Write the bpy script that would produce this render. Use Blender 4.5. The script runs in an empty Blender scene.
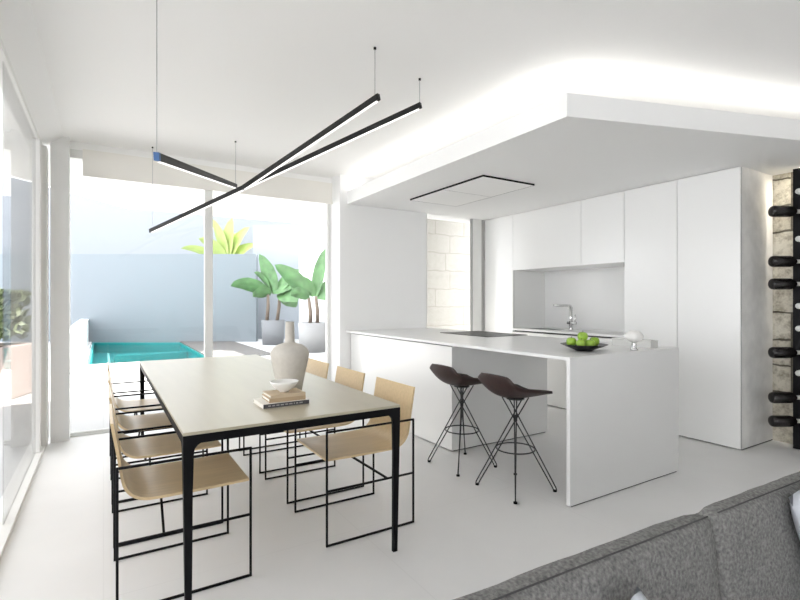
import bpy, bmesh, math, random
from mathutils import Vector, Matrix, noise
random.seed(7)
sc = bpy.context.scene
COL = sc.collection
PI = math.pi
CAM_H = 1.265; F_PX = 482.0; YAW = math.radians(31.6); HOR = 301.2

# ---------------------------------------------------------------- helpers
def at(u, v=None, fwd=None, z=None, x=None, y=None):
    """world point seen at pixel (u, v) at a forward distance, or on a plane"""
    d = Vector((math.sin(YAW), math.cos(YAW), 0)) + Vector((math.cos(YAW), -math.sin(YAW), 0)) * ((u-400)/F_PX)
    if v is not None: d = d + Vector((0, 0, (HOR-v)/F_PX))
    if fwd is not None: t = fwd
    elif z is not None: t = (z-CAM_H)/d.z
    elif x is not None: t = x/d.x
    else: t = y/d.y
    p = d*t; p.z += CAM_H
    return p

def tag(o, label=None, cat=None, group=None, kind=None):
    if label: o['label'] = label
    if cat: o['category'] = cat
    if group: o['group'] = group
    if kind: o['kind'] = kind
    return o

def empty(name, loc=(0,0,0), rz=0, label=None, cat=None, group=None, kind=None):
    o = bpy.data.objects.new(name, None); COL.objects.link(o)
    o.location = loc; o.rotation_euler = (0,0,rz); o.empty_display_size = .1
    return tag(o, label, cat, group, kind)

def obj(name, bm, mat, parent=None, smooth=False, loc=None, rz=0, bevel=0, seg=2, sub=0):
    me = bpy.data.meshes.new(name)
    bmesh.ops.recalc_face_normals(bm, faces=bm.faces[:])
    if smooth:
        for f in bm.faces: f.smooth = True
    bm.to_mesh(me); bm.free()
    me.materials.append(mat)
    o = bpy.data.objects.new(name, me); COL.objects.link(o)
    if parent: o.parent = parent
    if loc is not None: o.location = loc
    o.rotation_euler = (0,0,rz)
    if bevel:
        m = o.modifiers.new('bevel', 'BEVEL'); m.width = bevel; m.segments = seg; m.limit_method = 'ANGLE'
        if smooth is False and seg > 2:
            for p in me.polygons: p.use_smooth = True
            w = o.modifiers.new('wn', 'WEIGHTED_NORMAL')
    if sub:
        m = o.modifiers.new('sub', 'SUBSURF'); m.levels = sub; m.render_levels = sub
    return o

def B(): return bmesh.new()

def box(bm, x0, x1, y0, y1, z0, z1):
    vs = [bm.verts.new((x, y, z)) for z in (z0, z1) for y in (y0, y1) for x in (x0, x1)]
    for f in ((0,1,3,2),(4,6,7,5),(0,4,5,1),(2,3,7,6),(0,2,6,4),(1,5,7,3)):
        bm.faces.new([vs[i] for i in f])
    return bm

def boxes(*bs):
    bm = B()
    for b in bs: box(bm, *b)
    return bm

def bar(bm, p0, p1, w, h=None, up=(0,0,1), caps=True):
    """rectangular bar from p0 to p1"""
    h = h or w
    p0 = Vector(p0); p1 = Vector(p1); d = (p1-p0).normalized(); up = Vector(up)
    if abs(d.dot(up)) > .99: up = Vector((1,0,0))
    s = d.cross(up).normalized(); t = s.cross(d).normalized()
    vs = []
    for p in (p0, p1):
        for a, b in ((-1,-1),(1,-1),(1,1),(-1,1)):
            vs.append(bm.verts.new(p + s*a*w/2 + t*b*h/2))
    for i in range(4):
        j = (i+1) % 4
        bm.faces.new((vs[i], vs[j], vs[4+j], vs[4+i]))
    bm.faces.new(vs[3::-1]); bm.faces.new(vs[4:])
    return bm

def tube(bm, pts, r, n=8, closed=False, radii=None):
    pts = [Vector(p) for p in pts]; N = len(pts); rings = []; prev = None
    for i, p in enumerate(pts):
        if closed: d = pts[(i+1) % N]-pts[i-1]
        else: d = pts[min(i+1, N-1)]-pts[max(i-1, 0)]
        d.normalize()
        if prev is None:
            a = Vector((0,0,1)) if abs(d.z) < .9 else Vector((1,0,0))
            s = d.cross(a).normalized()
        else:
            s = (prev - d*prev.dot(d)).normalized()
        prev = s; t = d.cross(s)
        rr = radii[i] if radii else r
        rings.append([bm.verts.new(p + (s*math.cos(2*PI*k/n)+t*math.sin(2*PI*k/n))*rr) for k in range(n)])
    for i in range(N if closed else N-1):
        a, b = rings[i], rings[(i+1) % N]
        for k in range(n): bm.faces.new((a[k], a[(k+1) % n], b[(k+1) % n], b[k]))
    if not closed:
        bm.faces.new(rings[0][::-1]); bm.faces.new(rings[-1])
    return bm

def lathe(bm, prof, n=40, c=(0,0,0)):
    c = Vector(c); rings = []
    for r, z in prof:
        if r < 1e-5: rings.append([bm.verts.new(c+Vector((0,0,z)))])
        else: rings.append([bm.verts.new(c+Vector((r*math.cos(2*PI*k/n), r*math.sin(2*PI*k/n), z))) for k in range(n)])
    for a, b in zip(rings, rings[1:]):
        for k in range(n):
            k2 = (k+1) % n
            if len(a) == 1 and len(b) == 1: continue
            if len(a) == 1: bm.faces.new((a[0], b[k2], b[k]))
            elif len(b) == 1: bm.faces.new((a[k], a[k2], b[0]))
            else: bm.faces.new((a[k], a[k2], b[k2], b[k]))
    return bm

def prism(bm, poly, z0, z1):
    a = [bm.verts.new((x, y, z0)) for x, y in poly]; b = [bm.verts.new((x, y, z1)) for x, y in poly]
    bm.faces.new(a[::-1]); bm.faces.new(b)
    for i in range(len(poly)):
        j = (i+1) % len(poly)
        bm.faces.new((a[i], a[j], b[j], b[i]))
    return bm

def shell(bm, fn, nu, nv, th):
    """sheet fn(u,v) -> point, given thickness along the normal"""
    P = [[Vector(fn(i/nu, j/nv)) for j in range(nv+1)] for i in range(nu+1)]
    top = []; bot = []
    for i in range(nu+1):
        rt = []; rb = []
        for j in range(nv+1):
            du = P[min(i+1,nu)][j]-P[max(i-1,0)][j]; dv = P[i][min(j+1,nv)]-P[i][max(j-1,0)]
            n = du.cross(dv)
            n = n.normalized() if n.length > 1e-9 else Vector((0,0,1))
            rt.append(bm.verts.new(P[i][j]+n*th/2)); rb.append(bm.verts.new(P[i][j]-n*th/2))
        top.append(rt); bot.append(rb)
    for i in range(nu):
        for j in range(nv):
            bm.faces.new((top[i][j], top[i+1][j], top[i+1][j+1], top[i][j+1]))
            bm.faces.new((bot[i][j], bot[i][j+1], bot[i+1][j+1], bot[i+1][j]))
    for i in range(nu):
        bm.faces.new((top[i][0], bot[i][0], bot[i+1][0], top[i+1][0]))
        bm.faces.new((top[i][nv], top[i+1][nv], bot[i+1][nv], bot[i][nv]))
    for j in range(nv):
        bm.faces.new((top[0][j], top[0][j+1], bot[0][j+1], bot[0][j]))
        bm.faces.new((top[nu][j], bot[nu][j], bot[nu][j+1], top[nu][j+1]))
    return bm

def round_path(pts, r, n=5, closed=False):
    """round the corners of a poly-line"""
    pts = [Vector(p) for p in pts]; out = []; N = len(pts)
    for i, p in enumerate(pts):
        if not closed and i in (0, N-1): out.append(p); continue
        a = pts[i-1]; b = pts[(i+1) % N]
        da = (a-p); db = (b-p); k = min(r, da.length*.45, db.length*.45)
        A = p+da.normalized()*k; Bp = p+db.normalized()*k
        for s in range(n+1):
            t = s/n; out.append(A*(1-t)**2+p*2*t*(1-t)+Bp*t*t)
    return out

# ---------------------------------------------------------------- materials
def srgb(r, g, b):
    f = lambda c: (c/255)/12.92 if c/255 <= .04045 else ((c/255+.055)/1.055)**2.4
    return (f(r), f(g), f(b), 1)

def mat(name, col, rough=.5, metal=0, spec=.5, bump=0, scale=40, var=0, coat=0, detail=6, stretch=(1,1,1), col2=None):
    m = bpy.data.materials.new(name); m.use_nodes = True
    nt = m.node_tree; b = nt.nodes['Principled BSDF']
    b.inputs['Base Color'].default_value = col
    b.inputs['Roughness'].default_value = rough; b.inputs['Metallic'].default_value = metal
    b.inputs['Specular IOR Level'].default_value = spec
    b.inputs['Coat Weight'].default_value = coat
    if bump or var or col2:
        tc = nt.nodes.new('ShaderNodeTexCoord'); mp = nt.nodes.new('ShaderNodeMapping')
        mp.inputs['Scale'].default_value = stretch
        nt.links.new(tc.outputs['Object'], mp.inputs['Vector'])
        n = nt.nodes.new('ShaderNodeTexNoise'); n.inputs['Scale'].default_value = scale; n.inputs['Detail'].default_value = detail
        nt.links.new(mp.outputs['Vector'], n.inputs['Vector'])
        if var or col2:
            cr = nt.nodes.new('ShaderNodeValToRGB')
            c2 = col2 or tuple(c*(1-var) for c in col[:3])+(1,)
            cr.color_ramp.elements[0].color = c2; cr.color_ramp.elements[0].position = .3
            cr.color_ramp.elements[1].color = col; cr.color_ramp.elements[1].position = .7
            nt.links.new(n.outputs['Fac'], cr.inputs['Fac']); nt.links.new(cr.outputs['Color'], b.inputs['Base Color'])
        if bump:
            bp = nt.nodes.new('ShaderNodeBump'); bp.inputs['Strength'].default_value = bump; bp.inputs['Distance'].default_value = .01
            nt.links.new(n.outputs['Fac'], bp.inputs['Height']); nt.links.new(bp.outputs['Normal'], b.inputs['Normal'])
    return m

def emit(name, col, s):
    m = bpy.data.materials.new(name); m.use_nodes = True; nt = m.node_tree; nt.nodes.clear()
    e = nt.nodes.new('ShaderNodeEmission'); e.inputs['Color'].default_value = col; e.inputs['Strength'].default_value = s
    o = nt.nodes.new('ShaderNodeOutputMaterial'); nt.links.new(e.outputs[0], o.inputs[0]); return m

def glass(name, tint=(1,1,1,1), base=.015, rough=0.0):
    m = bpy.data.materials.new(name); m.use_nodes = True; nt = m.node_tree; nt.nodes.clear()
    t = nt.nodes.new('ShaderNodeBsdfTransparent'); t.inputs[0].default_value = tint
    g = nt.nodes.new('ShaderNodeBsdfGlossy'); g.inputs['Roughness'].default_value = rough
    lw = nt.nodes.new('ShaderNodeLayerWeight'); lw.inputs['Blend'].default_value = .5
    pw = nt.nodes.new('ShaderNodeMath'); pw.operation = 'POWER'; pw.inputs[1].default_value = 5
    fr = nt.nodes.new('ShaderNodeMath'); fr.operation = 'MULTIPLY_ADD'; fr.inputs[1].default_value = .7; fr.inputs[2].default_value = base
    nt.links.new(lw.outputs['Facing'], pw.inputs[0]); nt.links.new(pw.outputs[0], fr.inputs[0])
    mx = nt.nodes.new('ShaderNodeMixShader'); o = nt.nodes.new('ShaderNodeOutputMaterial')
    nt.links.new(fr.outputs[0], mx.inputs[0]); nt.links.new(t.outputs[0], mx.inputs[1]); nt.links.new(g.outputs[0], mx.inputs[2])
    nt.links.new(mx.outputs[0], o.inputs[0]); return m

def stone_mat(name, c1, c2, mortar, bw=.42, rh=.2, bump=.6, mul=.6):
    m = bpy.data.materials.new(name); m.use_nodes = True; nt = m.node_tree; b = nt.nodes['Principled BSDF']
    b.inputs['Roughness'].default_value = .9
    tc = nt.nodes.new('ShaderNodeTexCoord'); sx = nt.nodes.new('ShaderNodeSeparateXYZ'); cx = nt.nodes.new('ShaderNodeCombineXYZ')
    add = nt.nodes.new('ShaderNodeMath'); add.operation = 'ADD'
    nt.links.new(tc.outputs['Object'], sx.inputs[0])
    nt.links.new(sx.outputs['X'], add.inputs[0]); nt.links.new(sx.outputs['Y'], add.inputs[1])
    nz = nt.nodes.new('ShaderNodeTexNoise'); nz.inputs['Scale'].default_value = 5; nz.inputs['Detail'].default_value = 3
    nt.links.new(tc.outputs['Object'], nz.inputs['Vector'])
    wob = nt.nodes.new('ShaderNodeMath'); wob.operation = 'MULTIPLY_ADD'; wob.inputs[1].default_value = .07
    nt.links.new(nz.outputs['Fac'], wob.inputs[0]); nt.links.new(sx.outputs['Z'], wob.inputs[2])
    nt.links.new(add.outputs[0], cx.inputs['X']); nt.links.new(wob.outputs[0], cx.inputs['Y'])
    br = nt.nodes.new('ShaderNodeTexBrick'); br.inputs['Scale'].default_value = 1; br.inputs['Brick Width'].default_value = bw
    br.inputs['Row Height'].default_value = rh; br.inputs['Mortar Size'].default_value = .010; br.inputs['Mortar Smooth'].default_value = .4
    br.inputs['Color1'].default_value = c1; br.inputs['Color2'].default_value = c2; br.inputs['Mortar'].default_value = mortar
    br.squash = 1.3; br.squash_frequency = 3
    nt.links.new(cx.outputs[0], br.inputs['Vector'])
    n2 = nt.nodes.new('ShaderNodeTexNoise'); n2.inputs['Scale'].default_value = 14; n2.inputs['Detail'].default_value = 9; n2.inputs['Roughness'].default_value = .7
    nt.links.new(tc.outputs['Object'], n2.inputs['Vector'])
    cr = nt.nodes.new('ShaderNodeValToRGB'); cr.color_ramp.elements[0].position = .33; cr.color_ramp.elements[0].color = (.45,.42,.36,1)
    cr.color_ramp.elements[1].position = .55; cr.color_ramp.elements[1].color = (1,1,1,1)
    nt.links.new(n2.outputs['Fac'], cr.inputs['Fac'])
    mx = nt.nodes.new('ShaderNodeMix'); mx.data_type = 'RGBA'; mx.blend_type = 'MULTIPLY'; mx.inputs[0].default_value = mul
    nt.links.new(br.outputs['Color'], mx.inputs[6]); nt.links.new(cr.outputs['Color'], mx.inputs[7])
    nt.links.new(mx.outputs[2], b.inputs['Base Color'])
    hh = nt.nodes.new('ShaderNodeMath'); hh.operation = 'SUBTRACT'
    nt.links.new(n2.outputs['Fac'], hh.inputs[0]); nt.links.new(br.outputs['Fac'], hh.inputs[1])
    bp = nt.nodes.new('ShaderNodeBump'); bp.inputs['Strength'].default_value = bump; bp.inputs['Distance'].default_value = .03
    nt.links.new(hh.outputs[0], bp.inputs['Height']); nt.links.new(bp.outputs['Normal'], b.inputs['Normal'])
    return m

def tile_mat(name, col, line, size, rough, lw=.003):
    m = bpy.data.materials.new(name); m.use_nodes = True; nt = m.node_tree; b = nt.nodes['Principled BSDF']
    tc = nt.nodes.new('ShaderNodeTexCoord'); br = nt.nodes.new('ShaderNodeTexBrick')
    br.offset = 0; br.inputs['Scale'].default_value = 1; br.inputs['Brick Width'].default_value = size; br.inputs['Row Height'].default_value = size
    br.inputs['Mortar Size'].default_value = lw; br.inputs['Mortar Smooth'].default_value = .3
    br.inputs['Mortar'].default_value = line
    n = nt.nodes.new('ShaderNodeTexNoise'); n.inputs['Scale'].default_value = 1.6; n.inputs['Detail'].default_value = 8
    nt.links.new(tc.outputs['Object'], n.inputs['Vector'])
    cr = nt.nodes.new('ShaderNodeValToRGB'); cr.color_ramp.elements[0].position = .3; cr.color_ramp.elements[1].position = .7
    cr.color_ramp.elements[0].color = tuple(c*.94 for c in col[:3])+(1,); cr.color_ramp.elements[1].color = col
    nt.links.new(n.outputs['Fac'], cr.inputs['Fac'])
    nt.links.new(cr.outputs['Color'], br.inputs['Color1']); nt.links.new(cr.outputs['Color'], br.inputs['Color2'])
    nt.links.new(tc.outputs['Object'], br.inputs['Vector']); nt.links.new(br.outputs['Color'], b.inputs['Base Color'])
    b.inputs['Roughness'].default_value = rough; b.inputs['Specular IOR Level'].default_value = .35
    return m

M = dict(
    wall=mat('white_plaster', (.86,.86,.855,1), .85, bump=.03, scale=60),
    ceil=mat('ceiling_plaster', (.91,.905,.892,1), .9),
    frame=mat('white_window_frame', (.74,.74,.72,1), .45),
    blind=mat('blind_fabric', (.84,.82,.77,1), .95, bump=.05, scale=300),
    floor=tile_mat('pale_floor', (.77,.765,.76,1), (.71,.705,.70,1), 1.2, .5),
    lacquer=mat('white_lacquer', (.79,.79,.78,1), .2, spec=.4),
    worktop=mat('white_worktop', (.74,.74,.735,1), .3),
    side=mat('grey_plaster_panel', (.84,.83,.81,1), .7, bump=.1, scale=6, var=.2),
    gap=mat('shadow_gap', (.05,.05,.05,1), .8),  # near-black colour stands in for the shade inside recesses, plinth lines and seams
    black=mat('black_metal', (.003,.003,.004,1), .5, spec=.18),
    bar=mat('black_bar', (.006,.006,.006,1), .5, spec=.3),
    blue=mat('blue_cap', srgb(52,96,150), .5),
    chrome=mat('chrome', (.7,.7,.7,1), .15, 1),
    steel=mat('brushed_steel', (.45,.45,.45,1), .3, 1),
    wire=mat('dark_steel_wire', (.05,.05,.052,1), .35, .9),
    tabletop=mat('pale_table_top', (.45,.405,.305,1), .34, var=.07, scale=3, stretch=(6,.6,6)),
    ply=mat('pale_plywood', (.66,.50,.29,1), .34, var=.12, scale=4, stretch=(1,14,14)),
    plyedge=mat('plywood_edge', (.62,.50,.33,1), .5),
    walnut=mat('dark_walnut', (.030,.010,.008,1), .5, var=.5, scale=7, stretch=(1,9,9)),
    ceramic=mat('grey_ceramic', (.52,.49,.44,1), .65, bump=.06, scale=50, var=.08),
    white=mat('white_ceramic', (.78,.77,.74,1), .45),
    page=mat('paper', (.75,.72,.66,1), .8),
    tan=mat('tan_cloth', (.40,.30,.19,1), .8),
    tan2=mat('light_tan_cloth', (.50,.40,.28,1), .8),
    dark=mat('dark_cover', (.05,.05,.055,1), .6),
    mark=mat('pale_lettering', (.3,.3,.29,1), .7),
    hob=mat('black_glass', (.010,.009,.009,1), .35, spec=.15),
    dish=mat('black_dish', (.010,.010,.010,1), .3),
    apple=mat('green_apple', (.34,.55,.06,1), .35, var=.35, scale=9),
    stem=mat('stem', (.08,.05,.02,1), .8),
    frost=mat('frosted_globe', (.74,.73,.71,1), .5),
    acryl=mat('white_acrylic', (.62,.62,.60,1), .25),
    sofa=mat('grey_woven_fabric', (.27,.265,.255,1), .95, bump=.6, scale=130, col2=(.105,.104,.102,1), detail=10),
    piping=mat('dark_piping', (.06,.06,.06,1), .9),
    pillow=mat('pale_pillow', (.50,.52,.56,1), .9, bump=.2, scale=120),
    stone=stone_mat('rubble_stone', (.80,.76,.66,1), (.66,.62,.52,1), (.20,.18,.14,1), .36, .24, .9, .95),
    pale_stone=stone_mat('pale_stone', (.33,.32,.295,1), (.315,.305,.28,1), (.26,.245,.22,1), .6, .3, .2, .15),
    bottle=mat('black_bottle', (.010,.008,.008,1), .25),
    label=mat('bottle_neck_band', (.6,.58,.55,1), .5),
    peg=mat('white_peg', (.72,.72,.70,1), .5),
    terrace=tile_mat('white_terrace', (.44,.44,.44,1), (.39,.39,.39,1), .9, .7, .006),
    deck=mat('grey_brown_deck', (.10,.095,.09,1), .8, var=.2, scale=3, stretch=(1,12,1)),  # streaked dark grey-brown
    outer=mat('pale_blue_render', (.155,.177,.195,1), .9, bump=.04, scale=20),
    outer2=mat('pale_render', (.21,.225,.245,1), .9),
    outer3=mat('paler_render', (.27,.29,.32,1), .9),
    lowwall=mat('white_render', (.85,.85,.84,1), .8),
    pooltile=mat('turquoise_tile', (.010,.21,.21,1), .4, var=.12, scale=2),
    concrete=mat('grey_pot', (.16,.165,.175,1), .8, bump=.1, scale=30),
    whitepot=mat('white_pot', (.26,.26,.26,1), .7),
    leaf=mat('leaf_green', (.10,.22,.08,1), .5, var=.55, scale=6),
    leafy=mat('leaf_lime', (.28,.36,.10,1), .5, var=.25, scale=5),
    trunk=mat('brown_trunk', (.18,.14,.11,1), .9, var=.3, scale=12),
    soil=mat('soil', (.05,.035,.025,1), 1),
    planter=mat('pinkish_planter', (.34,.28,.26,1), .8, var=.08, scale=5),
    hedge=mat('hedge_leaf', (.17,.22,.09,1), .6, var=.4, scale=6),
    pane=glass('window_glass'), tinted=glass('tinted_window_glass', (.90,.895,.89,1)),  # tint added to the left panes to dim incoming daylight
    led=emit('led_white', (1,.98,.95,1), 3.6),
    diff=emit('lamp_diffuser', (1,.97,.92,1), .8),
    slot=emit('slot_light', (1,.93,.80,1), 22),
)
def water_mat():
    m = bpy.data.materials.new('pool_water'); m.use_nodes = True; nt = m.node_tree; nt.nodes.clear()
    t = nt.nodes.new('ShaderNodeBsdfTransparent'); t.inputs[0].default_value = (.80,.99,.99,1)
    g = nt.nodes.new('ShaderNodeBsdfGlossy'); g.inputs['Roughness'].default_value = .04
    lw = nt.nodes.new('ShaderNodeLayerWeight'); lw.inputs['Blend'].default_value = .5
    pw = nt.nodes.new('ShaderNodeMath'); pw.operation = 'POWER'; pw.inputs[1].default_value = 5
    fr = nt.nodes.new('ShaderNodeMath'); fr.operation = 'MULTIPLY_ADD'; fr.inputs[1].default_value = .25; fr.inputs[2].default_value = .02
    nt.links.new(lw.outputs['Facing'], pw.inputs[0]); nt.links.new(pw.outputs[0], fr.inputs[0])
    tc = nt.nodes.new('ShaderNodeTexCoord'); n = nt.nodes.new('ShaderNodeTexNoise'); n.inputs['Scale'].default_value = 1.5
    bp = nt.nodes.new('ShaderNodeBump'); bp.inputs['Strength'].default_value = .1; bp.inputs['Distance'].default_value = .05
    nt.links.new(tc.outputs['Object'], n.inputs['Vector']); nt.links.new(n.outputs['Fac'], bp.inputs['Height'])
    nt.links.new(bp.outputs['Normal'], g.inputs['Normal'])
    mx = nt.nodes.new('ShaderNodeMixShader'); o = nt.nodes.new('ShaderNodeOutputMaterial')
    nt.links.new(fr.outputs[0], mx.inputs[0]); nt.links.new(t.outputs[0], mx.inputs[1]); nt.links.new(g.outputs[0], mx.inputs[2])
    nt.links.new(mx.outputs[0], o.inputs[0]); return m
M['water'] = water_mat()

def struct(name, bm, m, parent=None, **k):
    o = obj(name, bm, m, parent, **k)
    if parent is None: o['kind'] = 'structure'
    return o

# ---------------------------------------------------------------- room shell
YR = -3.6; ZC = 2.75; YB = 5.50
struct('floor', boxes((-.56, 5.4, YR-.2, YB+.02, -.12, 0)), M['floor'])
struct('ceiling', prism(B(), [(-4.0,YR-.2),(5.4,YR-.2),(5.4,8.85),(.36,8.85),(-.96,7.25),(-4.0,3.55)], ZC, ZC+.22), M['ceil'])  # slab includes the overhang, carried far left out of view to cut daylight
bm = B(); sec = [(-.56,2.64),(-.455,2.64),(-.31,ZC),(-.56,ZC)]
ra = [bm.verts.new((x, YR, z)) for x, z in sec]; rb_ = [bm.verts.new((x, 5.50, z)) for x, z in sec]
bm.faces.new(ra); bm.faces.new(rb_[::-1])
for i in range(4): bm.faces.new((ra[i], ra[(i+1)%4], rb_[(i+1)%4], rb_[i]))
struct('wall_left', bm, M['wall'])
struct('wall_rear', boxes((-.56, 5.4, YR-.2, YR, 0, ZC)), M['wall'])
struct('wall_back', boxes((2.35, 3.57, 5.16, 5.50, 0, ZC), (3.57, 5.4, 5.17, 5.50, 2.41, ZC)), M['wall'])
struct('wall_right', boxes((5.2, 5.4, .6, 5.17, 0, ZC)), M['stone'])
struct('wall_right_rear', boxes((5.2, 5.4, YR, .6, 0, ZC)), M['wall'])
struct('trim_1', boxes((-.32, 2.35, 5.40, 5.50, 2.68, ZC)), M['ceil'])          # lintel over the back glazing
struct('column', boxes((-.405, -.265, 5.30, 5.50, 0, ZC)), M['wall'])
# dropped kitchen ceiling with cove light
poly = [(2.445, 2.0), (5.2, 1.115), (5.2, 5.17), (2.445, 5.17)]
soff = struct('dropped_ceiling', prism(B(), poly, 2.41, 2.556), M['wall'])
soff['label'] = 'dropped white ceiling over the kitchen island with glowing cove edge'
e = Vector((5.2-2.445, 1.115-2.0, 0)).normalized(); nrm = Vector((-e.y, e.x, 0))
a = Vector((2.445, 2.0, 2.565))+Vector((.10, .07, 0))
bm = B()
bar(bm, a, (2.545, 5.1, 2.565), .02, .014)
bar(bm, a, Vector((5.15, 1.13, 2.565))+nrm*.10, .02, .014)
obj('cove_light_strip', bm, M['led'], soff)
obj('wall_wash_slot', boxes((5.08, 5.17, 1.18, 1.72, 2.404, 2.411)), M['slot'], soff)

# windows -----------------------------------------------------------------
w1 = empty('window_1', (-.49, 0, 0), kind='structure')
obj('window_track', boxes((-.06, .06, YR, 5.30, 0, .022)), M['frame'], w1)
obj('window_head', boxes((-.06, .035, YR, 5.30, 2.60, 2.64)), M['frame'], w1)
obj('stile', boxes((-.005, .045, 4.93, 5.02, .022, 2.60)), M['frame'], w1, bevel=.004)
obj('jamb', boxes((-.02, .03, 5.03, 5.12, .022, 2.60), (-.02, .075, 5.12, 5.30, .022, 2.60)), M['frame'], w1, bevel=.004)
obj('pane', boxes((.012, .018, 3.44, 4.93, .022, 2.60)), M['tinted'], w1)
obj('pane', boxes((-.028, -.022, .3, 3.56, .022, 2.60)), M['tinted'], w1)
obj('pane', boxes((.012, .018, -3.58, .42, .022, 2.60)), M['tinted'], w1)
w2 = empty('window_2', (0, 5.465, 0), kind='structure')
obj('threshold', boxes((-.265, 2.35, -.045, .035, 0, .014), (-.265, 2.35, -.02, -.005, .014, .03), (-.265, 2.35, .015, .03, .014, .03)), M['frame'], w2)
obj('window_head', boxes((-.265, 2.35, -.05, .035, 2.60, 2.68)), M['frame'], w2)
obj('mullion', boxes((.915, .995, -.035, .03, .03, 2.60)), M['frame'], w2, bevel=.004)
obj('jamb', boxes((2.31, 2.35, -.035, .03, .03, 2.60)), M['frame'], w2)
obj('pane', boxes((-.265, .915, .0, .006, .03, 2.60)), M['pane'], w2)
obj('pane', boxes((.995, 2.31, -.012, -.006, .03, 2.60)), M['pane'], w2)
w3 = empty('window_3', (0, 5.30, 0), kind='structure')
obj('window_frame', boxes((4.375, 4.535, -.12, -.09, 0, 2.41)), M['frame'], w3)
obj('window_frame', boxes((3.57, 3.60, -.12, -.09, 0, 2.41)), M['frame'], w3)
obj('sill', boxes((3.60, 4.345, -.12, -.09, 0, .05)), M['frame'], w3)
gb = mat('grey_bead', (.40,.40,.39,1), .6)
obj('glazing_bead', boxes((4.345, 4.375, -.12, -.095, .0, 2.41)), gb, w3)
obj('glazing_bead', boxes((4.535, 4.575, -.12, -.09, .0, 2.41)), gb, w3)
obj('side_panel', boxes((4.575, 5.2, -.115, .05, 0, 2.41)), M['frame'], w3)
obj('pane', boxes((3.60, 4.345, -.108, -.102, .05, 2.41)), M['pane'], w3)
# roller blind
rb = empty('roller_blind', (0, 5.36, 2.68), label='off-white roller blind lowered a little over the back sliding glass', cat='blind')
obj('blind_fabric', boxes((-.165, 2.34, -.003, .003, -.235, 0)), M['blind'], rb)
obj('bottom_rail', boxes((-.165, 2.34, -.010, .010, -.25, -.235)), M['blind'], rb)

# ---------------------------------------------------------------- outside
struct('terrace', boxes((-9, -.4, -6, 11.3, -.12, -.012), (-.4, 9, 5.52, 11.3, -.12, -.012), (-9, -.32, 11.3, 22, -.12, -.012), (3.5, 9, 11.3, 22, -.12, -.012)), M['terrace'])
struct('pool_deck', boxes((2.05, 3.5, 11.3, 22, -.12, 0)), M['deck'])
def screen_wall(name, pts, fwd, th, m):
    """upright wall at one distance; pts = (pixel u, pixel v of its top)"""
    bm = B(); R = Vector((math.cos(YAW), -math.sin(YAW), 0)); Fw = Vector((math.sin(YAW), math.cos(YAW), 0))
    fr = []; 
    for u, v in pts:
        p = at(u, v, fwd=fwd); fr.append((p, p.z))
    A = [bm.verts.new((p.x, p.y, -.1)) for p, z in fr]; T = [bm.verts.new((p.x, p.y, z)) for p, z in fr]
    A2 = [bm.verts.new(v.co+Fw*th) for v in A]; T2 = [bm.verts.new(v.co+Fw*th) for v in T]
    n = len(fr)
    for i in range(n-1):
        bm.faces.new((A[i], A[i+1], T[i+1], T[i])); bm.faces.new((A2[i+1], A2[i], T2[i], T2[i+1])); bm.faces.new((T[i], T[i+1], T2[i+1], T2[i]))
    bm.faces.new((A[0], T[0], T2[0], A2[0])); bm.faces.new((A[-1], A2[-1], T2[-1], T[-1]))
    return struct(name, bm, m)
screen_wall('garden_wall', [(-330, 254), (256, 254)], 15.2, .2, M['outer'])
screen_wall('boundary_wall', [(253, 225), (460, 225)], 16.3, .25, M['outer3'])
screen_wall('neighbour_wall', [(-420, 60), (130, 209), (420, 212)], 19.5, .3, M['outer2'])
struct('side_wall', boxes((5.5, 5.75, 7.2, 15.3, -.1, 2.78)), M['lowwall'])
struct('stone_wall', boxes((3.25, 6.2, 6.45, 6.75, -.1, 2.745)), M['pale_stone'])
struct('low_wall', boxes((-.62, -.40, 10.2, 18.2, -.1, .70)), M['lowwall'])
sp = empty('swimming_pool', (0, 0, -.02), label='turquoise swimming pool at the foot of the garden wall', cat='pool')
px0, px1, py0, py1 = -.27, 2.05, 11.3, 19.2
fb = lambda x: (15.12-x*math.sin(YAW))/math.cos(YAW)
pq = [(px0,py0),(px1,py0),(px1,fb(px1)),(px0,fb(px0))]
bm = prism(B(), pq, -.40, -.33)
for i in range(4):
    j = (i+1) % 4
    bar(bm, (*pq[i], -.195), (*pq[j], -.195), .05, .37)
obj('basin', bm, M['pooltile'], sp)
obj('lane_line', boxes((.10, .15, py0+.05, fb(.15)-.1, -.33, -.325)), M['white'], sp)
obj('pool_step', boxes((px0+.5, px1-.06, 14.6, 15.0, -.33, -.14)), mat('pale_turquoise', (.02,.21,.205,1), .4), sp)
obj('water', prism(B(), pq, -.06, -.05), M['water'], sp)
obj('coping', boxes((px0-.1, px1, py0-.22, py0, -.02, .035)), mat('coping_stone', (.55,.48,.42,1), .8), sp)

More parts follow.
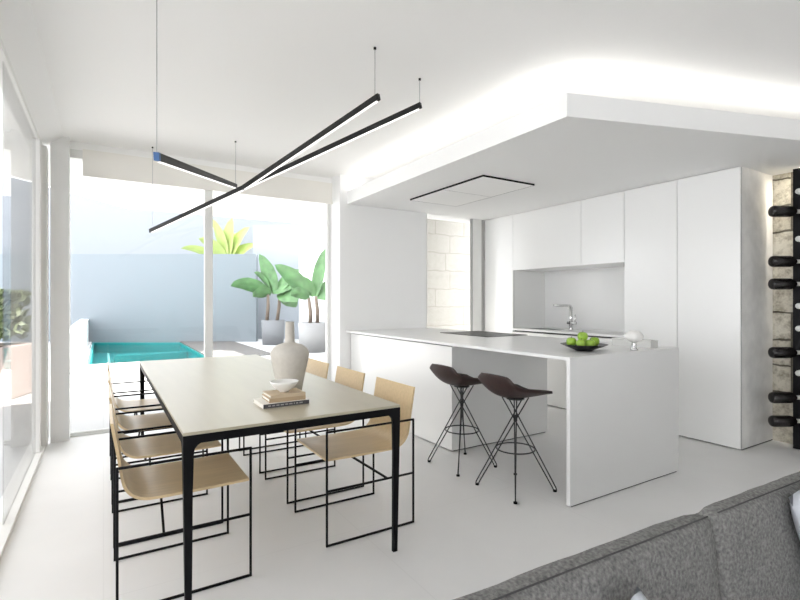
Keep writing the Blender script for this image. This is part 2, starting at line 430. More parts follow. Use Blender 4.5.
def leaf_mesh(bm, base, az, elev, L, W, droop, fold=.25, n=10, roll=1.0):
    """a banana leaf: arching strip folded along its midrib"""
    d = Vector((math.cos(az), math.sin(az), 0)); s = Vector((-math.sin(az), math.cos(az), 0))
    p = Vector(base); rows = []
    for i in range(n+1):
        t = i/n; el = elev-droop*t*t
        w = W*max(0.02, math.sin(PI*min(1, t*.93+.07))**.7)
        up = Vector((-d.x*math.sin(el), -d.y*math.sin(el), math.cos(el)))
        q_ = s*math.cos(roll)+up*math.sin(roll); up = up*math.cos(roll)-s*math.sin(roll)
        wav = .04*W*math.sin(i*2.3)
        rows.append([bm.verts.new(p+q_*w+up*(w*fold+wav)), bm.verts.new(p+q_*w*.5+up*w*fold*.4), bm.verts.new(p), bm.verts.new(p-q_*w*.5+up*w*fold*.4), bm.verts.new(p-q_*w+up*(w*fold-wav))])
        p = p+(d*math.cos(el)+Vector((0,0,1))*math.sin(el))*(L/n)
    for a, b in zip(rows, rows[1:]):
        for k in range(4): bm.faces.new((a[k], a[k+1], b[k+1], b[k]))

Rv = Vector((math.cos(YAW), -math.sin(YAW), 0))
AZR = math.atan2(Rv.y, Rv.x)     # azimuth that runs to the right in the photograph
def banana(name, base, r, h, potm, trunks, leaves, leafm, label, pot_label=None):
    t = empty(name, base, 0, label, 'potted plant')
    bm = lathe(B(), [(0,0), (r*.88,0), (r, h), (r*.92, h), (r*.90, h-.04), (0, h-.04)], 36)
    obj('pot', bm, potm, t, True)
    obj('soil', lathe(B(), [(0, h-.035), (r*.9, h-.035), (0, h-.03)], 24), M['soil'], t)
    for (o0, tip) in trunks:
        p0 = Rv*o0+Vector((0,0,h-.04)); p1 = Rv*tip[0]+Vector((0,0,tip[1]))
        obj('stem', tube(B(), [p0, p0.lerp(p1,.5)+Rv*.02, p1], .05, 8, radii=[.055,.05,.04]), M['trunk'], t, True)
    for (o0, z0, side, el, L, W, dr) in leaves:
        lb = B(); base_p = Rv*o0+Vector((0,0,z0))
        leaf_mesh(lb, base_p, AZR+side, el, L, W, dr)
        obj('leaf', lb, leafm, t, True)
    return t
p1 = at(273, 344, z=0); 
banana('potted_banana_plant', (p1.x, p1.y, -.012), .34, .72, M['concrete'],
       [(-.18, (-.15, 1.55)), (.12, (.2, 1.55))],
       [(-.1,1.5, PI+.25, .45, 1.15,.24, .9), (-.1,1.6, PI-.4, .95, .8,.17, .7), (.05,1.5, PI+.2, 1.25, 1.25,.25, .15), (.1,1.5, .1, .95, 1.0,.19, .5),
        (.15,1.5, -.4, -.1, .75,.27, .9), (.0,1.55, -.2, .35, .6,.2, .7), (.2,1.45, .1, -.5, .6,.24, .5), (-.05,1.5, PI+.7, .1, .6,.2, .9)], M['leaf'],
       'tall banana plant in a grey concrete pot before the garden wall')
p2 = at(313.5, 351, z=0)
banana('potted_banana_plant', (p2.x, p2.y, -.012), .385, .74, M['whitepot'],
       [(-.08, (-.12, 1.35)), (.1, (.06, 1.4))],
       [(-.1,1.45, PI+.1, .75, 1.15,.25, .15), (.05,1.4, .25, 1.4, 1.25,.17, .1), (.1,1.4, -.2, .25, .75,.24, .5), (-.1,1.4, PI-.3, .25, .55,.2, .8),
        (.12,1.35, .4, .8, .8,.2, .6), (.0,1.4, PI+.3, 1.1, .6,.15, .4)], M['leaf'],
       'banana plant in a white round pot nearest the sliding glass')
# palm beyond the garden wall
rp = at(226, 301, fwd=17.2)
t = empty('banana_tree', (rp.x, rp.y, -.1), 0, 'sunlit lime-green banana tree rising behind the garden wall', 'tree')
obj('trunk', tube(B(), [(0,0,0), (.05,0,1.4), (0,0,2.7)], .14, 10, radii=[.17,.14,.10]), M['trunk'], t, True)
for (side, el, L, W, dr) in [(PI, 1.35, 1.75,.26,.35), (.3, 1.5, 1.7,.26,.2), (.0, 1.15, 1.6,.28,.5), (.0,.75,1.3,.24,.6), (PI,.55,1.75,.18,.75), (PI,.12,1.75,.16,.45), (PI+.3,1.0,1.3,.26,.8), (-.5,.3,1.0,.2,.6), (1.2,1.2,1.4,.25,.5)]:
    lb = B(); leaf_mesh(lb, (0,0,2.68), AZR+side, el, L, W, dr); obj('leaf', lb, M['leafy'], t, True)
# planter with hedge on the left
ang = math.atan2(.694, .26)
pl = empty('planter_box', (-.836, 8.4, -.012), ang-PI/2, 'long pinkish planter box outside the left sliding glass', 'planter')
obj('box', boxes((-.75, 0, -3.2, 0, 0, .70)), M['planter'], pl, bevel=.02)
obj('soil', boxes((-.70, -.05, -3.15, -.05, .70, .71)), M['soil'], pl)
hb = B()
rnd = random.Random(3)
for k in range(5200):
    c = Vector((rnd.uniform(-.68,-.02), rnd.uniform(-3.11,-.02), .785+rnd.random()**.8*.78))
    c.z = min(c.z, .80+.60+.14*noise.noise(c*3))
    n = Vector((rnd.uniform(-1,1), rnd.uniform(-1,1), rnd.uniform(-.3,1))).normalized(); s = n.orthogonal().normalized(); tt = n.cross(s); l = rnd.uniform(.05,.085)
    hb.faces.new([hb.verts.new(c+s*l), hb.verts.new(c+tt*l*.5), hb.verts.new(c-s*l), hb.verts.new(c-tt*l*.5)])
hd = obj('hedge', hb, M['hedge'], None, loc=(-.836, 8.4, -.012), rz=ang-PI/2)
tag(hd, 'clipped green hedge growing in the pinkish planter outside', 'hedge')

# ---------------------------------------------------------------- dining table
TX0, TX1, TY0, TY1, TZ = .268, 1.278, 2.075, 4.77, .742
tb = empty('dining_table', ((TX0+TX1)/2, (TY0+TY1)/2, 0), 0, 'long dining table with pale top and slim black metal frame', 'table')
hx = (TX1-TX0)/2; hy = (TY1-TY0)/2
obj('tabletop', boxes((-hx, hx, -hy, hy, TZ-.013, TZ)), M['tabletop'], tb, bevel=.002)
q = .0; a0 = .032
obj('frame', boxes((-hx, hx, -hy, -hy+.03, TZ-.048, TZ-.013), (-hx, hx, hy-.03, hy, TZ-.048, TZ-.013), (-hx, -hx+.03, -hy+.03, hy-.03, TZ-.048, TZ-.013), (hx-.03, hx, -hy+.03, hy-.03, TZ-.048, TZ-.013)), M['black'], tb)
for sx in (-1, 1):
    for sy in (-1, 1):
        bm = B()
        # tapered leg with a fillet towards the frame
        ztop = TZ-.048; prof = [(0,.024),(.25,.029),(.5,.034),(ztop-.04,.040),(ztop-.02,.044),(ztop-.007,.055),(ztop+.002,.070)]
        rings = []
        for z, w in prof:
            o_ = .010*(1-z/ztop); x_ = sx*(hx-o_); y_ = sy*(hy-o_)
            rings.append([bm.verts.new(v) for v in ((x_,y_,z),(x_-sx*w,y_,z),(x_-sx*w,y_-sy*.018,z),(x_-sx*.018,y_-sy*.018,z),(x_-sx*.018,y_-sy*w,z),(x_,y_-sy*w,z))])
        for r0, r1 in zip(rings, rings[1:]):
            for k in range(6): bm.faces.new((r0[k], r0[(k+1)%6], r1[(k+1)%6], r1[k]))
        bm.faces.new(rings[0]); bm.faces.new(rings[-1])
        obj('leg', bm, M['black'], tb)

# ---------------------------------------------------------------- dining chairs
CHD = .265; CHW = .238
def chair_profile(s):
    pts = [(.262,.440),(.10,.437),(-.10,.437),(-.165,.442),(-.205,.460),(-.232,.492),(-.246,.535),(-.262,.640),(-.284,.770)]
    t = s*(len(pts)-1); i = min(int(t), len(pts)-2); f = t-i
    P = [Vector((a,0,b)) for a, b in pts]
    p0 = P[max(i-1,0)]; p1 = P[i]; p2 = P[i+1]; p3 = P[min(i+2,len(P)-1)]
    return .5*((2*p1)+(p2-p0)*f+(2*p0-5*p1+4*p2-p3)*f*f+(3*p1-p0-3*p2+p3)*f**3)
def chair(sx):
    t = empty('dining_chair', (0,0,0))
    t['category'] = 'chair'; t['group'] = 'wire-framed plywood dining chairs around the table'
    def fn(u, v):
        p = chair_profile(u); p.y = -.222+.444*v
        return p
    sh = obj('seat_shell', shell(B(), fn, 40, 8, .011), M['ply'], t, False)
    for p in sh.data.polygons: p.use_smooth = True
    sh.modifiers.new('es', 'EDGE_SPLIT').split_angle = math.radians(40)
    for s in (-1, 1):
        y = s*CHW; r = .0105; h = .595
        f = B(); 
        bar(f, (CHD,y,0), (CHD,y,h), r); bar(f, (-CHD,y,0), (-CHD,y,h), r)
        bar(f, (-CHD+r/2,y,r/2), (CHD-r/2,y,r/2), r); bar(f, (-CHD+r/2,y,h-r/2), (CHD-r/2,y,h-r/2), r)
        bar(f, (-CHD+r/2,y,.285), (CHD-r/2,y,.285), r)
        obj('side_frame', f, M['black'], t, bevel=.002)
        obj('strut', bar(B(), (sx, s*.02, .424), (-.095, y-s*.004, .285), .010), M['black'], t)
    obj('cross_rail', boxes((sx-.02, sx+.02, -.04, .04, .424, .431)), M['black'], t)
    return t
def dup(root, loc, rz=0, label=None):
    r = root.copy(); COL.objects.link(r); r.location = loc; r.rotation_euler = (0,0,rz)
    if label: r['label'] = label
    for ch in list(root.children):
        c = ch.copy(); COL.objects.link(c); c.parent = r
        for g in ch.children:
            d = g.copy(); COL.objects.link(d); d.parent = c
    return r
ordn = ['nearest the camera', 'second from the camera', 'third from the camera', 'farthest, by the pool end']
proto = [None, None]
for k in range(4):
    for side in (0, 1):
        if side == 0: loc = (.312, 2.488+.622*k, 0); rz = 0; lb = 'plywood chair with black wire frame, window side of the table, '+ordn[k]
        else: loc = (1.243, 2.545+.622*k, 0); rz = PI; lb = 'plywood chair with black wire frame, island side of the table, '+ordn[k]
        if proto[side] is None:
            c0 = proto[side] = chair((-.09, .10)[side])
            c0.location = loc; c0.rotation_euler = (0,0,rz); c0['label'] = lb
        else: dup(proto[side], loc, rz, lb)

# ---------------------------------------------------------------- things on the table
def book(name, x, y, z, w, d, h, rz, cover, label, marks=False):
    t = empty(name, (x, y, z), rz, label, 'book', 'stacked books under the white bowl')
    obj('pages', boxes((-w/2+.004, w/2-.004, -d/2+.003, d/2-.004, .003, h-.003)), M['page'], t)
    obj('cover', boxes((-w/2, w/2, -d/2, d/2, 0, .003), (-w/2, w/2, -d/2, d/2, h-.003, h), (-w/2, w/2, -d/2, -d/2+.003, .003, h-.003)), cover, t)
    if marks:
        obj('spine', boxes((-w/2, w/2, -d/2-.001, -d/2, 0, h)), M['dark'], t)
        m = B(); xx = -w*.4; rr = random.Random(5)
        while xx < w*.36:
            l = rr.uniform(.006,.018); box(m, xx, xx+l, -d/2-.0016, -d/2-.001, h*.35, h*.68); xx += l+.006
        obj('spine_lettering', m, M['mark'], t)
bx = .782; by = 2.43
book('book', bx-.005, by, TZ, .235, .175, .020, .02, M['page'], 'dark-spined book with pale lettering, bottom of the stack', True)
book('book', bx+.01, by+.005, TZ+.0202, .185, .15, .020, -.03, M['tan'], 'tan cloth book in the middle of the stack')
book('book', bx+.012, by+.005, TZ+.0404, .18, .148, .016, -.01, M['tan2'], 'light tan book on top of the stack under the bowl')
bw = empty('bowl', (bx+.012, by+.0, TZ+.0566), 0, 'small white rounded bowl on top of the stacked books', 'bowl')
obj('bowl_body', lathe(B(), [(0,0),(.022,0),(.026,.006),(.05,.022),(.068,.045),(.073,.055),(.069,.055),(.055,.033),(.03,.016),(0,.012)], 40), M['white'], bw, True)
vs = empty('vase', (.915, 2.70, TZ), 0, 'large grey stoneware bottle vase behind the books', 'vase')
obj('vase_body', lathe(B(), [(0,0),(.062,0),(.068,.006),(.080,.07),(.095,.14),(.106,.19),(.110,.215),(.107,.235),(.094,.256),(.070,.272),(.045,.280),(.034,.284)], 56), M['ceramic'], vs, True)
obj('vase_neck', lathe(B(), [(.034,.283),(.0285,.290),(.027,.32),(.026,.36),(.0245,.40),(.026,.405),(.020,.405),(.019,.30)], 32), M['ceramic'], vs, True)

# ---------------------------------------------------------------- kitchen island
IX0, IX1, IY0, IY1, IZ = 2.43, 3.64, 1.965, 5.155, .92
wt = empty('island_worktop', ((IX0+IX1)/2, (IY0+IY1)/2, 0), 0, 'long white island worktop with waterfall end panel', 'worktop')
cx, cy = (IX0+IX1)/2, (IY0+IY1)/2
obj('top_slab', boxes((IX0-cx, IX1-cx, IY0-cy, IY1-cy, IZ-.022, IZ)), M['worktop'], wt, bevel=.0015)
obj('waterfall_panel', boxes((IX0-cx, IX1-cx, IY0-cy, IY0+.028-cy, .008, IZ-.022)), M['worktop'], wt, bevel=.0015)
obj('foot', boxes((IX0+.02-cx, IX1-.02-cx, IY0+.005-cy, IY0+.023-cy, 0, .008)), M['gap'], wt)  # dark strip standing in for the shadow line beneath the panel
ic = empty('island_cabinet', (3.06, 4.18, 0), 0, 'white handleless cabinet block carrying the far half of the island', 'cabinet')
obj('body', boxes((-.55, .58, -.945, .97, .025, .882)), M['lacquer'], ic)
obj('door', boxes((-.575, -.55, -.97, .97, .012, .882)), M['lacquer'], ic, bevel=.001)
obj('end_panel', boxes((-.55, .58, -.97, -.945, .012, .897)), M['lacquer'], ic)
obj('grip_recess', boxes((-.535, .56, -.944, .96, .882, .898)), M['gap'], ic)
obj('plinth', boxes((-.54, .57, -.955, .96, 0, .025)), M['gap'], ic)
# hob
hb_ = empty('induction_hob', (3.40, 3.87, IZ), 0, 'flush black glass induction hob on the island worktop', 'hob')
obj('glass', boxes((-.27, .27, -.38, .38, 0, .005)), M['hob'], hb_, bevel=.001)
zg = mat('zone_grey', (.12,.12,.12,1), .4)
for (x_, y_, r_) in ((-.12,-.19,.09),(.12,-.19,.075),(-.12,.18,.075),(.12,.18,.1)):
    ring = [(x_+r_*math.cos(k*PI/16), y_+r_*math.sin(k*PI/16), .0052) for k in range(32)]
    obj('zone_ring', tube(B(), ring, .0012, 4, True), zg, hb_)
# fruit dish
dp = at(584, 350.5, z=IZ)
dh = empty('fruit_dish', (dp.x, dp.y, IZ), 0, 'wide shallow black dish of green apples on the island', 'dish')
obj('dish_body', lathe(B(), [(0,0),(.055,0),(.06,.004),(.11,.024),(.155,.043),(.158,.046),(.153,.046),(.105,.029),(.055,.012),(0,.010)], 48), M['dish'], dh, True)
def apple(off, label, r=.034):
    t = empty('apple', (dp.x, dp.y, IZ), 0, label, 'apple', 'green apples in the black dish')
    o = Rv*off[0]+Vector((math.sin(YAW), math.cos(YAW), 0))*off[1]; t.location = Vector((dp.x, dp.y, IZ+off[2]))+o
    prof = [(0,-.84*r),(.18*r,-.92*r),(.40*r,-.90*r),(.62*r,-.76*r),(.82*r,-.52*r),(.95*r,-.22*r),(1.0*r,.10*r),(.96*r,.42*r),(.82*r,.70*r),(.60*r,.88*r),(.38*r,.93*r),(.18*r,.86*r),(0,.70*r)]
    obj('fruit', lathe(B(), prof, 24), M['apple'], t, True)
    obj('stalk', tube(B(), [(0,0,.62*r),(.004,0,1.2*r)], .0018, 6), M['stem'], t)
apple((-.010, .0, .096), 'green apple on top of the pile in the black dish', .035)
apple((-.085, .01, .058), 'green apple at the left edge of the pile in the dish')
apple((-.040, -.055, .051), 'green apple low at the front left of the pile', .033)
apple((.025, -.045, .047), 'green apple low at the front centre of the pile', .034)
apple((.074, .005, .060), 'green apple at the right edge of the pile in the dish', .035)
# white globe on chrome stem and low box
gp = at(634, 350.3, z=IZ)
gl = empty('globe_ornament', (gp.x, gp.y, IZ), 0, 'white flattened globe on a chrome stem, on the island corner', 'ornament')
obj('stem', lathe(B(), [(0,0),(.024,0),(.026,.006),(.018,.016),(.015,.03),(.020,.038),(.014,.046),(.020,.056),(.022,.064),(0,.066)], 28), M['chrome'], gl, True)
obj('globe', lathe(B(), [(0,.060),(.03,.062),(.048,.070),(.058,.086),(.060,.100),(.055,.116),(.040,.130),(.018,.138),(0,.140)], 36), M['frost'], gl, True)
bp_ = at(634, 347.3, z=IZ)
wb = empty('white_box', (3.45, 2.20, IZ), 0, 'low white lidded box lying behind the white globe on the island', 'box')
obj('box_body', boxes((-.04, .05, -.16, .16, 0, .047)), M['acryl'], wb, bevel=.003)
obj('lid', boxes((-.042, .052, -.162, .162, .048, .056)), M['acryl'], wb, bevel=.002)

# ---------------------------------------------------------------- bar stools
def stool():
    t = empty('bar_stool', (0,0,0)); t['category'] = 'stool'; t['group'] = 'walnut bar stools at the island'
    mid = [(-.202,.785),(-.196,.745),(-.180,.695),(-.145,.652),(-.09,.630),(0,.622),(.1,.624),(.195,.632)]
    rim = [(-.188,.780,.118),(-.186,.764,.143),(-.180,.742,.165),(-.145,.718,.178),(-.09,.702,.181),(0,.688,.178),(.1,.672,.174),(.180,.656,.162)]
    def samp(P, t):
        t *= len(P)-1; i = min(int(t), len(P)-2); f = t-i
        g = [P[max(i-1,0)], P[i], P[i+1], P[min(i+2,len(P)-1)]]
        return [.5*(2*b+(c-a)*f+(2*a-5*b+4*c-d)*f*f+(3*b-a-3*c+d)*f**3) for a, b, c, d in zip(*g)]
    def fn(u, v):
        y = (v-.5)*2; k = abs(y)**2.3
        c = samp(mid, u); r = samp(rim, u)
        return (c[0]+(r[0]-c[0])*k, y*r[2], c[1]+(r[1]-c[1])*k)
    s = obj('seat_shell', shell(B(), fn, 26, 18, .016), M['walnut'], t, True)
    obj('mount_plate', lathe(B(), [(0,.604),(.06,.604),(.06,.609),(0,.609)], 24), M['wire'], t)
    for k in range(4):
        a = PI/4+k*PI/2; d = Vector((math.cos(a), math.sin(a), 0)); s_ = Vector((-d.y, d.x, 0))
        foot = d*.256
        pts = [s_*.008-d*.048+Vector((0,0,.614)), d*.262+Vector((0,0,.026)), d*.266+Vector((0,0,.012)), d*.256+Vector((0,0,.006)), d*.246+Vector((0,0,.012)), d*.240+Vector((0,0,.026)), -d*.088-s_*.008+Vector((0,0,.615))]
        leg = obj('leg', tube(B(), pts, .0042, 8), M['wire'], t, True)
        obj('foot_cap', lathe(B(), [(0,0),(.013,0),(.013,.010),(0,.012)], 12, foot-Vector((0,0,0))), M['black'], leg)
    obj('foot_ring', tube(B(), [(.128*math.cos(k*PI/20), .128*math.sin(k*PI/20), .27) for k in range(40)], .0048, 8, True), M['wire'], t, True)
    obj('hub', tube(B(), [(0,0,.455),(0,0,.495)], .013, 10), M['wire'], t, True)
    return t
s0 = stool(); s0.location = (2.375, 2.37, 0); s0['label'] = 'dark walnut bar stool with wire legs, nearer the waterfall end'
dup(s0, (2.365, 2.93, 0), 0, 'dark walnut bar stool with wire legs, nearer the dining table')

# ---------------------------------------------------------------- kitchen wall units
KX = 4.585; KB = 5.19; G = .0025
def unit(name, y0, y1, z0, z1, label, cat, plinth=False, group=None, sides=None, front_y0=None, doors=1):
    t = empty(name, ((KX+KB)/2, (y0+y1)/2, z0), 0, label, cat, group)
    hx_ = (KB-KX)/2; hy_ = (y1-y0)/2; h = z1-z0; zb = .010 if plinth else 0
    obj('body', boxes((-hx_+.022, hx_, -hy_+.0005, hy_-.0005, zb, h)), sides or M['lacquer'], t)
    for d in range(doors):
        a = -hy_+2*hy_*d/doors; b = -hy_+2*hy_*(d+1)/doors
        obj('door', boxes((-hx_, -hx_+.020, a+G, b-G, zb+.002, h-.003)), M['lacquer'], t, bevel=.001)
    obj('gap_backing', boxes((-hx_+.0202, -hx_+.0219, -hy_+.001, hy_-.001, zb+.003, h-.004)), M['gap'], t)
    if plinth: obj('plinth', boxes((-hx_+.03, hx_, -hy_+.001, hy_-.001, 0, zb)), M['gap'], t)
    return t
unit('tall_cabinet', 1.96, 2.49, 0, 2.408, 'tall white handleless cabinet at the stone wall end, grey side', 'cabinet', True, 'tall white kitchen cabinets', M['side'])
unit('tall_cabinet', 2.4905, 3.03, 0, 2.408, 'tall white handleless cabinet right beside the sink niche', 'cabinet', True, 'tall white kitchen cabinets')
unit('tall_cabinet', 4.62, 5.165, 0, 2.408, 'tall white panel cabinet left of the sink niche by the window', 'cabinet', True, 'tall white kitchen cabinets')
unit('wall_cabinet', 3.0305, 3.559, 1.67, 2.408, 'white wall cabinet above the niche, the narrower right one', 'cabinet', group='white wall cabinets over the niche')
unit('wall_cabinet', 3.5595, 4.6195, 1.67, 2.408, 'white wall cabinet above the niche, the wider left one', 'cabinet', group='white wall cabinets over the niche')
unit('base_cabinet', 3.0305, 4.6195, 0, .866, 'white base cabinet under the sink worktop behind the island', 'cabinet', True, doors=3)
kw = empty('sink_worktop', (0,0,0), 0, 'white worktop with sink in the kitchen niche', 'worktop')
SX0, SX1, SY0, SY1 = 4.70, 5.00, 4.06, 4.50
obj('worktop_slab', boxes((KX-.004, SX0, 3.0305, 4.6195, .886, .91), (SX1, KB, 3.0305, 4.6195, .886, .91), (SX0, SX1, 3.0305, SY0, .886, .91), (SX0, SX1, SY1, 4.6195, .886, .91)), M['worktop'], kw)
obj('sink_bowl', boxes((SX0, SX0+.004, SY0, SY1, .872, .906), (SX1-.004, SX1, SY0, SY1, .872, .906), (SX0, SX1, SY0, SY0+.004, .872, .906), (SX0, SX1, SY1-.004, SY1, .872, .906), (SX0, SX1, SY0, SY1, .867, .872)), M['steel'], kw)
obj('grip_recess', boxes((KX+.03, KB, 3.0305, 4.6195, .8665, .886)), M['gap'], kw)
struct('trim_2', boxes((KB-.002, 5.2, 3.0305, 4.6195, .91, 1.67)), M['worktop'])
# tap
tp = empty('kitchen_tap', (4.95, 3.99, .91), 0, 'chrome L-shaped tap standing behind the sink', 'tap')
obj('riser', tube(B(), [(0,0,0),(0,0,.28)], .021, 16), M['chrome'], tp, True)
obj('spout', tube(B(), round_path([(0,0,.25),(0,0,.30),(-.25,.05,.305)], .03, 5), .014, 12), M['chrome'], tp, True)
obj('collar', tube(B(), [(0,.05,.085),(0,-.075,.085)], .018, 14), M['chrome'], tp, True)
obj('lever', tube(B(), [(0,-.065,.085),(0,-.065,.19)], .008, 10), M['chrome'], tp, True)
obj('base_ring', lathe(B(), [(0,0),(.029,0),(.029,.012),(0,.013)], 20), M['chrome'], tp, True)
# ceiling extractor
ex = empty('ceiling_extractor', (3.255, 3.93, 2.41), 0, 'flush white ceiling extractor with thin black outline above the island', 'extractor')
obj('surround', boxes((-.33, .33, -.61, .61, -.016, 0)), M['black'], ex)
obj('panel', boxes((-.324, .322, -.604, -.003, -.0165, -.010)), M['ceil'], ex)
obj('panel', boxes((-.324, .322, .003, .602, -.0165, -.010)), M['ceil'], ex)

# ---------------------------------------------------------------- wine rack
wr = empty('wine_rack', (5.0, 1.70, 0), 0, 'black wine rack standing against the stone wall at the right edge', 'wine rack')
obj('back_panel', boxes((.05, .09, -.75, .06, 0, 2.40)), M['black'], wr)
dirb = Vector((-.86, .50, .0)).normalized()
rows = [(191.5,0),(211.5,1),(239,0),(261.5,1),(284,1),(306,0),(328.5,0),(352.5,1),(373,0),(397.5,1),(421,1)]
pos = ['topmost','second from the top','third from the top','fourth from the top','fifth from the top','lowest']
nb = 0
for v, full in rows:
    p = at(799, v, x=4.985)
    loc = Vector((p.x-5.0, p.y-1.70, p.z))
    if not full:
        obj('peg', tube(B(), [(loc.x+.066, loc.y, loc.z),(loc.x-.02, loc.y-.004, loc.z)], .024, 16), M['peg'], wr, True)
    else:
        obj('cradle', tube(B(), [(.051, loc.y-.03, loc.z-.0),(loc.x+.0, loc.y-.03, loc.z)], .007, 8), M['black'], wr, True)
        b = empty('wine_bottle', (5.0+loc.x, 1.70+loc.y, loc.z), 0, 'black wine bottle lying in the rack, '+pos[nb], 'bottle', 'bottles in the wine rack'); nb += 1
        rings = [(.0,.0),(.013,.0),(.014,.06),(.016,.085),(.040,.115),(.047,.14),(.048,.275),(.044,.292),(.03,.301),(0,.302)]
        bm = lathe(B(), rings, 24)
        q = Vector((0,0,1)).rotation_difference(dirb).to_matrix().to_4x4()
        off = Matrix.Translation(-dirb*.06)
        bm.transform(off @ q)
        obj('bottle_body', bm, M['bottle'], b, True)
        bm = lathe(B(), [(.0153,.048),(.0163,.082),(.0175,.088),(.0165,.048)], 24); bm.transform(off @ q)
        obj('neck_band', bm, M['label'], b, True)

# ---------------------------------------------------------------- pendant lights
def pendant(p0, p1, label, drops, cap=None, w=.042, h=.048):
    t = empty('pendant_light', p0, 0, label, 'pendant lamp', 'black linear pendant lamps over the table')
    p0 = Vector(p0); d = Vector(p1)-p0
    L = d.length; dn = d.normalized()
    obj('bar', bar(B(), (0,0,0), d, w, h), M['bar'], t)
    s = dn.cross(Vector((0,0,1))).normalized(); up = s.cross(dn)
    obj('diffuser', bar(B(), dn*.02-up*(h/2+.003), d-dn*.02-up*(h/2+.003), w*.55, .004), M['diff'], t)
    for k in drops:
        q = d*k+up*h/2
        obj('cable', tube(B(), [q, Vector((q.x, q.y, ZC-p0.z-.012))], .0022, 6), M['steel'], t)
        obj('canopy', lathe(B(), [(0,0),(.008,0),(.008,.012),(0,.012)], 12, (q.x, q.y, ZC-p0.z-.012)), M['black'], t)
    if cap: obj('end_cap', bar(B(), -dn*.028, Vector((0,0,0)), w+.001, h+.001), M['blue'], t)
pendant(at(158, 157, fwd=2.20), at(236, 186, fwd=4.5), 'black linear pendant bar with a blue end, leftmost of the three', (-.006, .99), True, w=.022, h=.036)
pendant(at(379, 96.5, fwd=2.80), at(243, 188, fwd=3.7), 'black linear pendant bar, upper of the two crossing on the right', (.02,), w=.022, h=.036)
pendant(at(421, 105, fwd=3.21), at(150, 231, fwd=4.66), 'longest black linear pendant bar, lower of the two crossing ones', (.002, .985), w=.022, h=.036)

# ---------------------------------------------------------------- sofa
def cushion(bm, cx, cy, cz, w, d, h, nx=16, nz=12, puff=1.0):
    pass
sf = empty('sofa', (1.1, .55, 0), -.04, 'grey woven fabric sofa in the foreground with loose back cushions', 'sofa')
def soft(name, x0, x1, y0, y1, z0, z1, parent, lean=0, r=.05, m=None, crease=0, seed=0, n=18):
    bm = B()
    bmesh.ops.create_cube(bm, size=1)
    bmesh.ops.subdivide_edges(bm, edges=bm.edges[:], cuts=n, use_grid_fill=True)
    hx_, hy_, hz_ = (x1-x0)/2, (y1-y0)/2, (z1-z0)/2
    for v in bm.verts:
        p = Vector((v.co.x*2*hx_, v.co.y*2*hy_, v.co.z*2*hz_))
        q = Vector((max(-hx_+r, min(hx_-r, p.x)), max(-hy_+r, min(hy_-r, p.y)), max(-hz_+r, min(hz_-r, p.z))))
        dd = p-q
        if dd.length > 1e-6: p = q+dd.normalized()*r
        fx = 1-(p.x/hx_)**2; fz = 1-(p.z/hz_)**2
        if p.y < -hy_+r*1.2: p.y -= .014*max(0,fx)**.5*max(0,fz)**.5
        if crease:
            w_ = noise.noise(Vector((p.x*13+seed, p.z*3, seed)))*crease*max(.0, (p.z/hz_+1)/2)
            p.y += w_; p.z += .1*w_
        p.y += lean*(p.z+hz_)
        v.co = p+Vector(((x0+x1)/2, (y0+y1)/2, (z0+z1)/2))
    return obj(name, bm, m or M['sofa'], parent, True)
# sofa-local coordinates: x along the back, y towards the kitchen; top edge of cushions at y~+.08, z .75
soft('base', -1.35, 1.35, -.86, .22, .08, .265, sf, r=.03)
soft('backrest', -1.30, 1.30, .125, .215, .266, .66, sf, r=.035)
soft('seat_cushion', -1.30, .142, -.86, -.02, .268, .40, sf, r=.05)
soft('seat_cushion', .146, 1.30, -.86, -.02, .268, .40, sf, r=.05)
for (a, b, sd) in ((-1.28, .142, 1.3), (.147, 1.28, 4.1)):
    c = soft('back_cushion', a, b, .0, .062, .404, .752, sf, lean=.115, r=.026, crease=.005, seed=sd, n=26)
    pts = [(a+.02+(b-a-.04)*k/30, .048, .7525) for k in range(31)]
    obj('piping', tube(B(), pts, .0018, 6), M['piping'], c, True)
for x in (-1.3, 1.3):
    for y in (-.8, .1):
        obj('leg', boxes((x-.02, x+.02, y-.02, y+.02, 0, .085)), M['black'], sf)
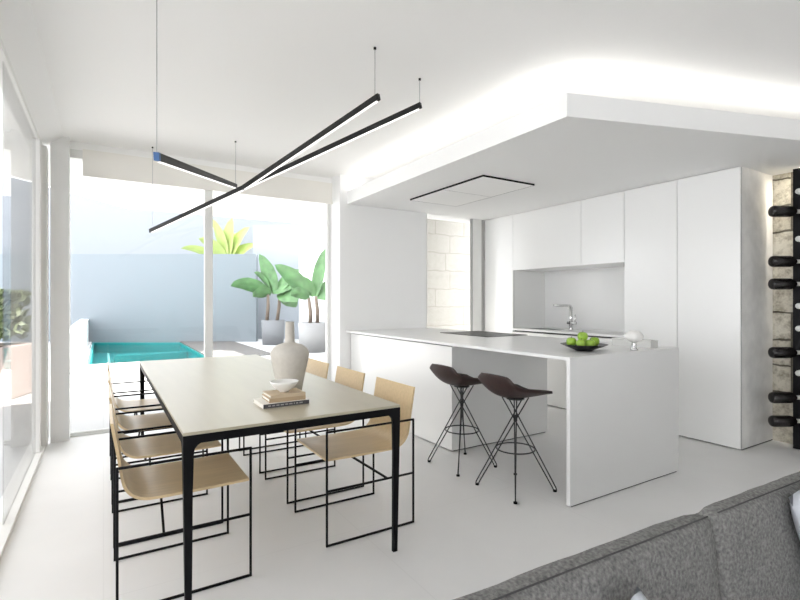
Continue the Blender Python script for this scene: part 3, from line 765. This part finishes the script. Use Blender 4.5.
def pillow(name, loc, rot, w, h, d, label):
    bm = B(); n = 14
    def side(s):
        g = []
        for i in range(n+1):
            r_ = []
            for j in range(n+1):
                u = i/n*2-1; v = j/n*2-1
                k = ((1-u*u)*(1-v*v))**.45
                px_ = u*w/2*(1-.06*(1-v*v)*0-.05*(1-abs(v))); pz_ = v*h/2*(1-.05*(1-abs(u)))
                r_.append((px_, s*d/2*k, pz_))
            g.append(r_)
        return g
    V = {}
    for s in (-1, 1):
        g = side(s)
        for i in range(n+1):
            for j in range(n+1):
                edge = i in (0,n) or j in (0,n)
                key = (i,j,0 if edge else s)
                if key not in V: V[key] = bm.verts.new(g[i][j])
        for i in range(n):
            for j in range(n):
                ks = []
                for (a_, b_) in ((i,j),(i+1,j),(i+1,j+1),(i,j+1)):
                    e_ = a_ in (0,n) or b_ in (0,n); ks.append(V[(a_,b_,0 if e_ else s)])
                bm.faces.new(ks)
    o = obj(name, bm, M['pillow'], None, True)
    o.location = loc; o.rotation_euler = rot
    return tag(o, label, 'pillow')
pillow('throw_pillow', (1.745, .485, .61), (-.30, -.12, .0), .42, .36, .12, 'pale blue-white pillow leaning on the sofa at the right edge')
pillow('throw_pillow', (.815, .50, .600), (-.12, .785, 0), .22, .22, .07, 'white pillow whose corner shows at the bottom edge of the photo')

# ---------------------------------------------------------------- light, camera
w = bpy.data.worlds.new('world'); sc.world = w; w.use_nodes = True
bg = w.node_tree.nodes['Background']; bg.inputs['Color'].default_value = (.94,.965,1,1); bg.inputs['Strength'].default_value = 1.9
sun = bpy.data.lights.new('sun', 'SUN'); sun.energy = 9; sun.angle = math.radians(.8); sun.color = (1,.96,.9)
so = bpy.data.objects.new('sun', sun); COL.objects.link(so)
az = math.radians(64); el = math.radians(43)
sd = Vector((math.sin(az)*math.cos(el), math.cos(az)*math.cos(el), math.sin(el)))
so.rotation_euler = (-sd).to_track_quat('-Z', 'Y').to_euler(); so.location = (0,0,10)

cam = bpy.data.cameras.new('camera'); co = bpy.data.objects.new('camera', cam); COL.objects.link(co)
co.location = (0, 0, CAM_H); co.rotation_euler = (PI/2, 0, -YAW)
cam.sensor_width = 36; cam.lens = 36*F_PX/800; cam.shift_y = (HOR-300)/800; cam.clip_start = .02
sc.camera = co
sc.view_settings.view_transform = 'Standard'; sc.view_settings.look = 'None'; sc.view_settings.gamma = 1
sc.view_settings.use_curve_mapping = False; sc.view_settings.exposure = 1.6
sc.cycles.use_denoising = True
sc.cycles.max_bounces = 14; sc.cycles.diffuse_bounces = 8; sc.cycles.transparent_max_bounces = 16
sc.cycles.caustics_reflective = False; sc.cycles.caustics_refractive = False
